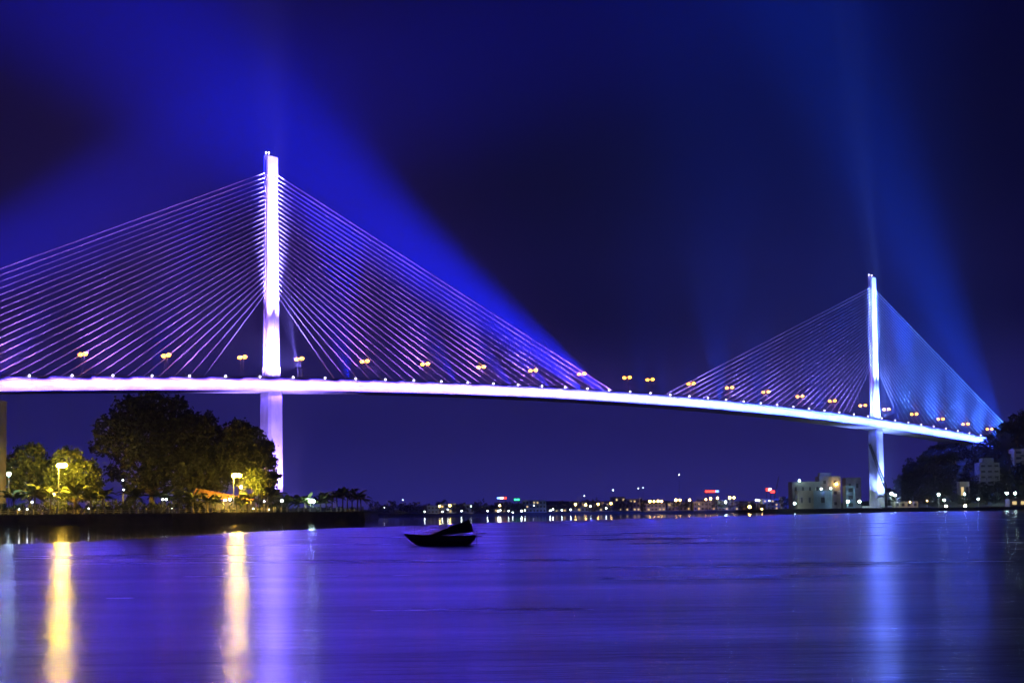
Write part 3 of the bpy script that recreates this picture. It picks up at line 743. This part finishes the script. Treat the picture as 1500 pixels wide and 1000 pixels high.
for j in range(1, 5):
    g = MB(); g.box((-1.2 - .6 * j, -1.8, H * j / 5 - .15), (W_ + .6, 0, H * j / 5 + .1)); g.build('terrace', M_PLAST, e)
g = MB(); g.box((2.5, 1, H + .35), (9, 8, H + 3.2)); g.build('roof_room', M_PLAST, e)
e, W_, H = block('hill_house', 1488, 1540, 658, 880, 20, 10, M_PLASTY, 'pinkish house high on the hillside beside the tiered house', 4, 5, winw=.6, winh=.4)
e, W_, H = block('hut', 1407, 1421, 706, 862, 6, 6, M_PLASTY, 'small dim hut on the slope between the lamps and the tiered house', 2, 1, lit=.5)
e, W_, H = block('shore_house', 1480, 1530, 731, 832, 2.4, 8, M_PLASTY, 'low waterfront house with a lit front at the foot of the hill', 4, 1, lit=1)
# hillside woods (reads as one mass) and single trees on the crest
pts = []
for k_ in range(2600):
    X = 205 + 330 * random.random() ** 1.3; Y = 842 + 120 * random.random()
    if Y < 838: continue
    z = hill_z(X, Y)
    if z < 4: continue
    s_ = (X - P1.x) * U.x + (Y - P1.y) * U.y; v_ = (X - P1.x) * N.x + (Y - P1.y) * N.y
    if abs(v_) < 18 and z + 4 > deck_z(s_) - 4: continue
    r = random.uniform(1.8, 3.6); pts.append((Vector((X, Y, z + r * .6)), r, r * .9))
q = leaf_quads(pts, 110000, .8, 10, 1.0)
o = quads_object('hillside_woods', q, M_LEAF); tag(o, 'dense dark scrub and woods covering the hillside', 'woods', kind='stuff')
for x, y, r, lb in ((1474, 625, 8, 'small tree on the crest of the hill where the outer stays end'), (1492, 622, 12, 'broad dark tree on the crest of the hill'), (1452, 644, 8, 'dark tree beside the end of the lit deck')):
    Y = 915; p = pd(x, y, Y); zb = hill_z(p.x, Y)
    zb = min(zb, p.z - 3)
    tree('crest_tree', Vector((p.x, Y, zb)), [(p + Vector((0, 0, 0)), r * .42, r * .38), (p + Vector((r * .25, 0, -r * .2)), r * .34, r * .3), (p + Vector((-r * .28, 0, -r * .25)), r * .3, r * .28)], 1600, .5, lb, M_LEAF, trunk_r=.25)
rk = MB(); rr = []
c0 = pd(1388, 659, 925)
for j in range(7):
    a = math.pi * (j / 6 - .5); ring = []
    for i in range(14):
        t = 2 * math.pi * i / 14; rr_ = 1 + .22 * math.sin(3 * t + j) + .12 * math.sin(7 * t + 2 * j)
        ring.append(c0 + Vector((9 * math.cos(a) * math.cos(t) * rr_, 6 * math.cos(a) * math.sin(t) * rr_, 5.5 * math.sin(a) * rr_)))
    rr.append(ring)
rk.loft(rr[1:-1]); o = rk.build('rock_outcrop', M_ROCK, smooth=False); tag(o, 'pale limestone outcrop under the end of the deck', 'rock')

# crane on the bank before the far pier
cb, ct = pd(1297, 713, 822), pd(1273.5, 650, 822)
cr_ = empty('lattice_crane', (cb.x, 822, 2.2)); tag(cr_, 'dark lattice crane boom leaning across the far pier', 'crane')
b0 = cb - Vector((cb.x, 822, 2.2)); t0 = ct - Vector((cb.x, 822, 2.2)); ax = (t0 - b0).normalized(); sd_ = ax.cross(Vector((0, 1, 0))).normalized(); nn = Vector((0, 1, 0))
g = MB(); nseg = 16
def cp(t, i, j): w_ = .75 * (1 - .35 * t); return b0.lerp(t0, t) + sd_ * (i * w_) + nn * (j * w_)
for i in (-1, 1):
    for j in (-1, 1): g.tube([cp(0, i, j), cp(1, i, j)], .17, 5)
for k_ in range(nseg):
    ta, tb = k_ / nseg, (k_ + 1) / nseg; f = 1 if k_ % 2 else -1
    for j in (-1, 1): g.tube([cp(ta, f, j), cp(tb, -f, j)], .12, 4)
    for i in (-1, 1): g.tube([cp(ta, i, f), cp(tb, i, -f)], .12, 4)
g.build('boom', M_DARK, cr_)
g = MB(); g.tube([(0.3, 0, 0), b0 + Vector((.2, 0, 0))], [.8, .6], 8); g.build('mast', M_DARK, cr_)
g = MB(); g.box((-.2, -1.3, b0.z - 3.0), (2.8, 1.3, b0.z - .6)); g.box((2.8, -1, b0.z - 2.6), (5.0, 1, b0.z - 1.4)); g.build('cab', M_DARK, cr_)
g = MB(); g.box((-3, -2.5, -.6), (3, 2.5, .5)); g.build('base', M_DARK, cr_)
palm(Vector((pd(1297, 740, 828).x, 828, 2.4)), 6.2, 'lone palm at the water beside the far pier', 1.5, 12, None)
palm(Vector((pd(1313, 740, 830).x, 830, 2.4)), 4.2, 'shorter palm on the hill side of the far pier', 1.3, 12, None)

# lamps of the far tower's bank
R_L = [(1242, 734, 836, .75, G_GRN, 'greenish lamp nearer the houses, of the pair before the far pier'), (1259, 734, 836, .75, G_GRN, 'greenish lamp nearer the far pier, of the pair before it'),
       (1306, 723, 832, .8, G_GRN, 'bright greenish lamp just past the far pier'), (1311, 725, 834, .55, G_GRN, 'fainter lamp close beside the bright greenish lamp past the far pier'),
       (1375, 724, 836, .65, G_GRN, 'greenish lamp high at the foot of the hill under the deck end'), (1383, 732, 832, .6, G_GRN, 'lower greenish lamp at the foot of the hill'),
       (1413, 723.5, 838, .5, G_GRN, 'small greenish lamp below the tiered hill house'), (1433, 730.5, 834, .55, G_GRN, 'greenish lamp on the bank below the tiered house'),
       (1475, 722, 838, .7, G_GRN, 'first of two greenish lamps below the pinkish house'), (1487, 722, 838, .65, G_GRN, 'second of two greenish lamps below the pinkish house'),
       (1499, 732, 834, .6, G_GRN, 'greenish lamp beside the lit waterfront house'), (1164, 737, 834, .6, G_GRN, 'white lamp at the corner of the small cream house'),
       (1386, 741, 824, .62, glow('lamp_shore', (1, .8, .5), 110), 'warm bright lamp low at the water, nearer the far pier'), (1414, 740.5, 824, .66, bpy.data.materials['lamp_shore'], 'warm bright lamp low at the water, farther along the hill foot'),
       (1333, 735, 833, .35, G_WRM, 'small warm lamp on the low shed'), (1358, 733, 834, .3, G_WRM, 'small warm lamp past the low shed')]
for x, y, Y, r, mt, lb in R_L: lamp('street_lamp', x, y, Y, 2.2, r, mt, lb, pole=.12, style='globe')
def wall_lamp(x, y, Y, r, mt, lb):
    p = pd(x, y, Y); e = empty('wall_lamp', p); tag(e, lb, 'wall lamp')
    g = MB(); g.ball((0, 0, 0), r, 8, 6); g.build('lamp_glass', mt, e); g = MB(); g.tube([(0, 0, r * .6), (0, .5, r * 1.2), (0, 1.2, r * 1.2)], .07, 5); g.build('bracket', M_DARK, e)
wall_lamp(1225, 708.5, 860.6, .75, G_WRM, 'warm orange lamp on the front of the tallest waterfront house')
wall_lamp(1171, 703.5, 849.5, .45, G_GRN, 'white lamp on the roof edge of the wide pale house')
wall_lamp(1203, 715.5, 841.5, .4, G_GRN, 'white lamp on the roof edge of the low blue house, nearer the wide house')
wall_lamp(1217, 715, 841.5, .4, G_GRN, 'white lamp on the roof edge of the low blue house, nearer the far pier')

# ------------------------------------------------------------------ town on the far shore
FAR_L = [(622, 749, 'W', .5), (648, 749, 'W', .5), (656, 746, 'W', .4), (644, 741, 'Y', .55), (659, 740, 'Y', .65), (676, 748, 'W', .55), (690, 741, 'W', .35), (714, 748, 'W', .5),
         (730, 748, 'W', .7), (733, 747, 'W', .5), (732, 740, 'Y', .6), (745, 748, 'W', .5), (751, 750, 'W', .45), (764, 748, 'W', .7), (769, 747, 'W', .5), (782, 740, 'W', .4), (806, 747.5, 'W', .6), (810, 745.5, 'W', .6),
         (823, 747, 'W', .5), (836, 746, 'W', .6), (843, 738.5, 'Y', .7), (858, 739, 'Y', .7), (865, 741, 'W', .6), (876, 738, 'Y', .7), (888, 744, 'W', .6), (895, 737, 'Y', .7), (898, 717.5, 'W', .5), (856, 726, 'W', .35),
         (952, 734, 'Y', .85), (958, 734, 'Y', .7), (964, 733.5, 'Y', .8), (969, 734, 'Y', .7), (990, 732, 'Y', .9), (996, 732, 'Y', .7), (1010, 732, 'Y', .8), (1034, 731, 'Y', .6), (1041, 730, 'Y', .75), (1051, 729, 'Y', .7),
         (1063, 735, 'G', .7), (1069, 728.5, 'Y', .8), (1075, 728.5, 'Y', .75), (1098, 742, 'Y', 1.0), (1108, 732, 'W', .8), (1112, 732.5, 'W', .6), (1116, 745, 'Y', .55), (1127, 733, 'W', .45), (995, 695, 'W', .4), (590, 732, 'W', .3), (563, 743, 'W', .25), (935, 715, 'W', .35), (942, 714, 'W', .3)]
def far_Y(x): return float(np.interp(x, [540, 620, 720, 820, 900, 980, 1100, 1180], [862, 852, 862, 885, 915, 950, 950, 900])) + 6
MT = {'W': (G_WHT, 'white'), 'Y': (G_WRM, 'yellow'), 'G': (G_GRN, 'greenish')}
for x, y, c_, r in FAR_L:
    mt, cn = MT[c_]; Y = far_Y(x)
    if y < 727: Y += 130
    where = 'on the shore behind the moored boat' if x < 720 else 'on the shore near the blue and red lit sign' if x < 840 else 'along the middle of the far shore' if x < 945 else 'in the bright row under the red lit sign' if x < 1080 else 'on the shore before the waterfront houses'
    if y < 727: where = 'on a tall mast above the far town'
    lamp('street_lamp', x, y, Y, FAR_Z, r * (.78 if c_ == 'W' else .95), mt, '%s far-off lamp %s' % (cn, where), pole=.12, group='lamps of the far town', style='globe')
def sign(x0, x1, y0, y1, Y, cols, lb):
    a, c = pd(x0, y1, Y), pd(x1, y0, Y); e = empty('lit_sign', (a.x, Y, FAR_Z)); W_ = c.x - a.x; z0, z1 = a.z - FAR_Z, c.z - FAR_Z
    n = len(cols)
    g = MB(); g.box((-.3, 0, z0 - .3), (W_ + .3, .5, z1 + .3)); g.build('frame', M_DARK, e)
    for i, mt in enumerate(cols):
        g = MB(); g.box((W_ * i / n + .05, -.12, z0), (W_ * (i + 1) / n - .05, -.01, z1)); g.build('panel', mt, e)
    for q in (.15, .85):
        g = MB(); g.tube([(W_ * q, .25, 0), (W_ * q, .25, z0 - .3)], .2, 6); g.build('post', M_DARK, e)
    tag(e, lb, 'lit sign')
G_PNK = glow('neon_white', (1, .8, .9), 6)
sign(728, 742, 727.6, 730.6, 880, [G_BLU, G_PNK, G_RED], 'long lit sign, blue at one end and red at the other')
sign(753, 761, 730, 732.6, 885, [G_NGR, G_NGR], 'small green lit sign next to the blue and red one')
sign(1033, 1053, 717.6, 721, 965, [G_RED, G_RED, G_RED, G_BLU], 'long red lit sign with a blue end')
sign(1122, 1130, 714.6, 719, 960, [G_RED, G_PNK], 'red lit sign beside the jib of the far crane')
sign(1128, 1135, 718, 721.5, 958, [G_RED], 'small red lit sign below the other red one')
jb, jt = pd(1136, 722, 962), pd(1141, 697, 962)
e = empty('harbour_crane', (jb.x, 962, FAR_Z)); tag(e, 'faint slender harbour crane beside the red lit signs', 'crane')
g = MB(); g.tube([(0, 0, 0), (0, 0, jb.z - FAR_Z)], .9, 6); g.build('tower', M_STEEL, e)
g = MB(); g.tube([(0, 0, jb.z - FAR_Z), (jt.x - jb.x, 0, jt.z - FAR_Z)], [.6, .3], 5); g.build('jib', M_STEEL, e)
random.seed(21)
FB = [(626, 642, 741), (645, 668, 738), (676, 694, 739), (724, 748, 736), (765, 800, 733), (806, 830, 739), (835, 862, 735), (868, 893, 736), (896, 916, 728), (916, 938, 731), (942, 975, 738), (978, 1012, 736), (1016, 1048, 735), (1052, 1082, 733), (1088, 1105, 734), (1118, 1146, 731), (1148, 1160, 728)]
FLB = ['low flat-roofed building behind the moored boat', 'longer low building behind the sail of the boat', 'small building past the boat on the far shore', 'building under the blue and red lit sign', 'wide pale block past the green lit sign',
       'low shed right of the wide pale block', 'first building of the middle far shore', 'building under the yellow lamps of the middle far shore', 'tallest dim block of the middle far shore', 'dim block beside the tallest one',
       'low hall at the start of the bright lamp row', 'low hall in the middle of the bright lamp row', 'low hall under the red and blue lit sign', 'low hall at the end of the bright lamp row', 'small house behind the brightest shore lamp', 'building under the small red signs', 'narrow building next to the wide pale house']
for (x0, x1, y0), lb in zip(FB, FLB):
    Y = far_Y((x0 + x1) / 2) + random.uniform(8, 30)
    block('far_building', x0, x1, y0, Y, FAR_Z, 14, random.choice([M_PLAST, M_PLASTY, M_PLASTB]), lb, max(2, int((x1 - x0) / 5)), 2 if y0 > 734 else 3, lit=.22, winw=.5, winh=.45, group='far town buildings')
random.seed(33)
for k_ in range(46):
    x = 548 + k_ * 13.3 + random.uniform(-5, 5); Y = far_Y(x) + random.uniform(3, 26); h = random.uniform(5, 9)
    p = pd(x, 745, Y); b0_ = Vector((p.x, Y, FAR_Z))
    tree('shore_tree', b0_, [(b0_ + Vector((0, 0, h * .62)), h * .42, h * .36), (b0_ + Vector((h * .3, 0, h * .5)), h * .3, h * .26), (b0_ + Vector((-h * .3, 0, h * .48)), h * .28, h * .24)], 420, .55,
         'small dark tree in the row along the far shore', M_LEAF, 'trees along the far shore', trunk_r=.18)
# low ridge closing the view beyond the town
g = MB(); n_ = 120; rings = []
for i in range(n_):
    X = -1500 + 2600 * i / (n_ - 1); h = 9 + 5 * math.sin(X * .004 + 1) + 3 * math.sin(X * .013) + 1.5 * math.sin(X * .04)
    rings.append([(X, 1900, -1), (X, 1960, h * .6), (X, 2010, h), (X, 2120, h * .5), (X, 2180, -1)])
g.loft(rings); o = g.build('distant_hills', M_EARTH, smooth=True); tag(o, 'low distant hills beyond the far town', 'hill', kind='structure')

# ------------------------------------------------------------------ the moored boat
BY = 107.0; kb = px2m(BY)
bo = pd(649, 797, BY); boat = empty('sampan', (bo.x, BY, 0)); tag(boat, 'dark wooden sampan with a lowered sail moored on the open water', 'boat')
def bx(x): return (x - 649) * kb
def bz(y): return (796.5 - y) * kb
stn = [(593.5, 780.2, 780.8, .06), (597, 780.6, 785.5, .22), (602, 781.0, 790.5, .40), (609, 781.6, 795.5, .58), (620, 782.4, 798.5, .72), (640, 783.2, 799.5, .8), (662, 783.8, 799.5, .8), (680, 783.9, 798.5, .72), (689, 783.6, 795.5, .6), (696, 783.2, 788.5, .46), (697.5, 783.0, 785.0, .42)]
rings = []
for x, yt, yb, w_ in stn:
    zt, zb_ = bz(yt), bz(yb); rings.append([(bx(x), -w_, zt), (bx(x), -w_ * .92, (zt + zb_) / 2 + .02), (bx(x), -w_ * .5, zb_ + (zt - zb_) * .1), (bx(x), 0, zb_), (bx(x), w_ * .5, zb_ + (zt - zb_) * .1), (bx(x), w_ * .92, (zt + zb_) / 2 + .02), (bx(x), w_, zt), (bx(x), w_ * .85, zt - .02), (bx(x), 0, zt - .12 - .06 * (zt - zb_)), (bx(x), -w_ * .85, zt - .02)])
g = MB(); g.loft(rings); hull = g.build('hull', M_WOODB, boat, smooth=False)
for sd in (-1, 1):
    g = MB(); g.tube([(bx(x), sd * w_, bz(yt) + .015) for x, yt, yb, w_ in stn], .035, 6); g.build('gunwale', M_WOODB, hull)
g = MB(); g.box((bx(592.6), -.14, bz(780.9)), (bx(598), .14, bz(779.2))); g.build('bow_block', M_WOODB, hull)
# lowered sail on its yard: a thick folded cloth bundle that widens to the stern
sl = [(632, 781.2, 783.0, .04), (645, 776.2, 782.4, .10), (660, 769.6, 781.0, .16), (675, 764.2, 779.6, .20), (687, 760.4, 778.4, .2), (690, 764.5, 777.8, .18), (693, 774.5, 777.2, .10)]
g = MB(); rings = []
for i, (x, yt, yb, w_) in enumerate(sl):
    zt, zb_ = bz(yt), bz(yb); rg = []
    for q in range(8):
        a = q / 7; rg.append((bx(x), -w_ * (.6 + .4 * (q % 2)) * math.sin(math.pi * (.12 + .76 * a)), zt + (zb_ - zt) * a))
    for q in range(8):
        a = 1 - q / 7; rg.append((bx(x) + .02, w_ * (.6 + .4 * (q % 2)) * math.sin(math.pi * (.12 + .76 * a)), zt + (zb_ - zt) * a))
    rings.append(rg)
g.loft(rings); sl_o = g.build('folded_sail', M_SAIL, boat)
g = MB(); g.tube([(bx(630), 0, bz(782.2)), (bx(687.5), 0, bz(760))], .035, 6); g.build('yard', M_WOODB, sl_o)
g = MB(); g.tube([(bx(608), 0, bz(783)), (bx(608.3), 0, bz(769))], [.035, .015], 6); g.build('mast', M_WOODB, boat)
g = MB(); g.tube([(bx(672), .3, bz(781.8)), (bx(690), .5, bz(780.2)), (bx(711), .8, bz(780.2))], [.03, .03, .05], 6); g.build('oar', M_WOODB, boat)
g = MB(); g.box((bx(694), -.3, bz(785.3)), (bx(706), .3, bz(783.7))); g.build('stern_platform', M_WOODB, boat)
g = MB(); g.tube([(bx(698.6), 0, bz(775.5)), (bx(698.4), 0, bz(799))], [.03, .04], 6); g.build('rudder_post', M_WOODB, boat)
g = MB(); g.tube([(bx(594), 0, bz(780.5)), (bx(586), -.1, bz(788)), (bx(577), -.2, -.05)], .012, 4); g.build('mooring_rope', M_SAIL, boat)
g = MB(); g.box((bx(618), -.6, bz(783.4)), (bx(624), .6, bz(782.2))); g.build('thwart', M_WOODB, boat)

# ------------------------------------------------------------------ haze over the bay
hz = MB(); hz.box((-2500, -400, -3.9), (2500, 2350, 420))
M_HAZE = bpy.data.materials.new('haze_air'); M_HAZE.use_nodes = True; nt = M_HAZE.node_tree; nt.nodes.clear()
ho = nt.nodes.new('ShaderNodeOutputMaterial'); hv = nt.nodes.new('ShaderNodeVolumePrincipled')
hv.inputs['Color'].default_value = (0.9, 0.92, 0.97, 1); hv.inputs['Density'].default_value = HAZE_DENSITY; hv.inputs['Anisotropy'].default_value = 0.0
nt.links.new(hv.outputs[0], ho.inputs['Volume'])
hzo = hz.build('haze', M_HAZE); tag(hzo, 'thin night haze over the bay and bridge', 'haze', kind='stuff')
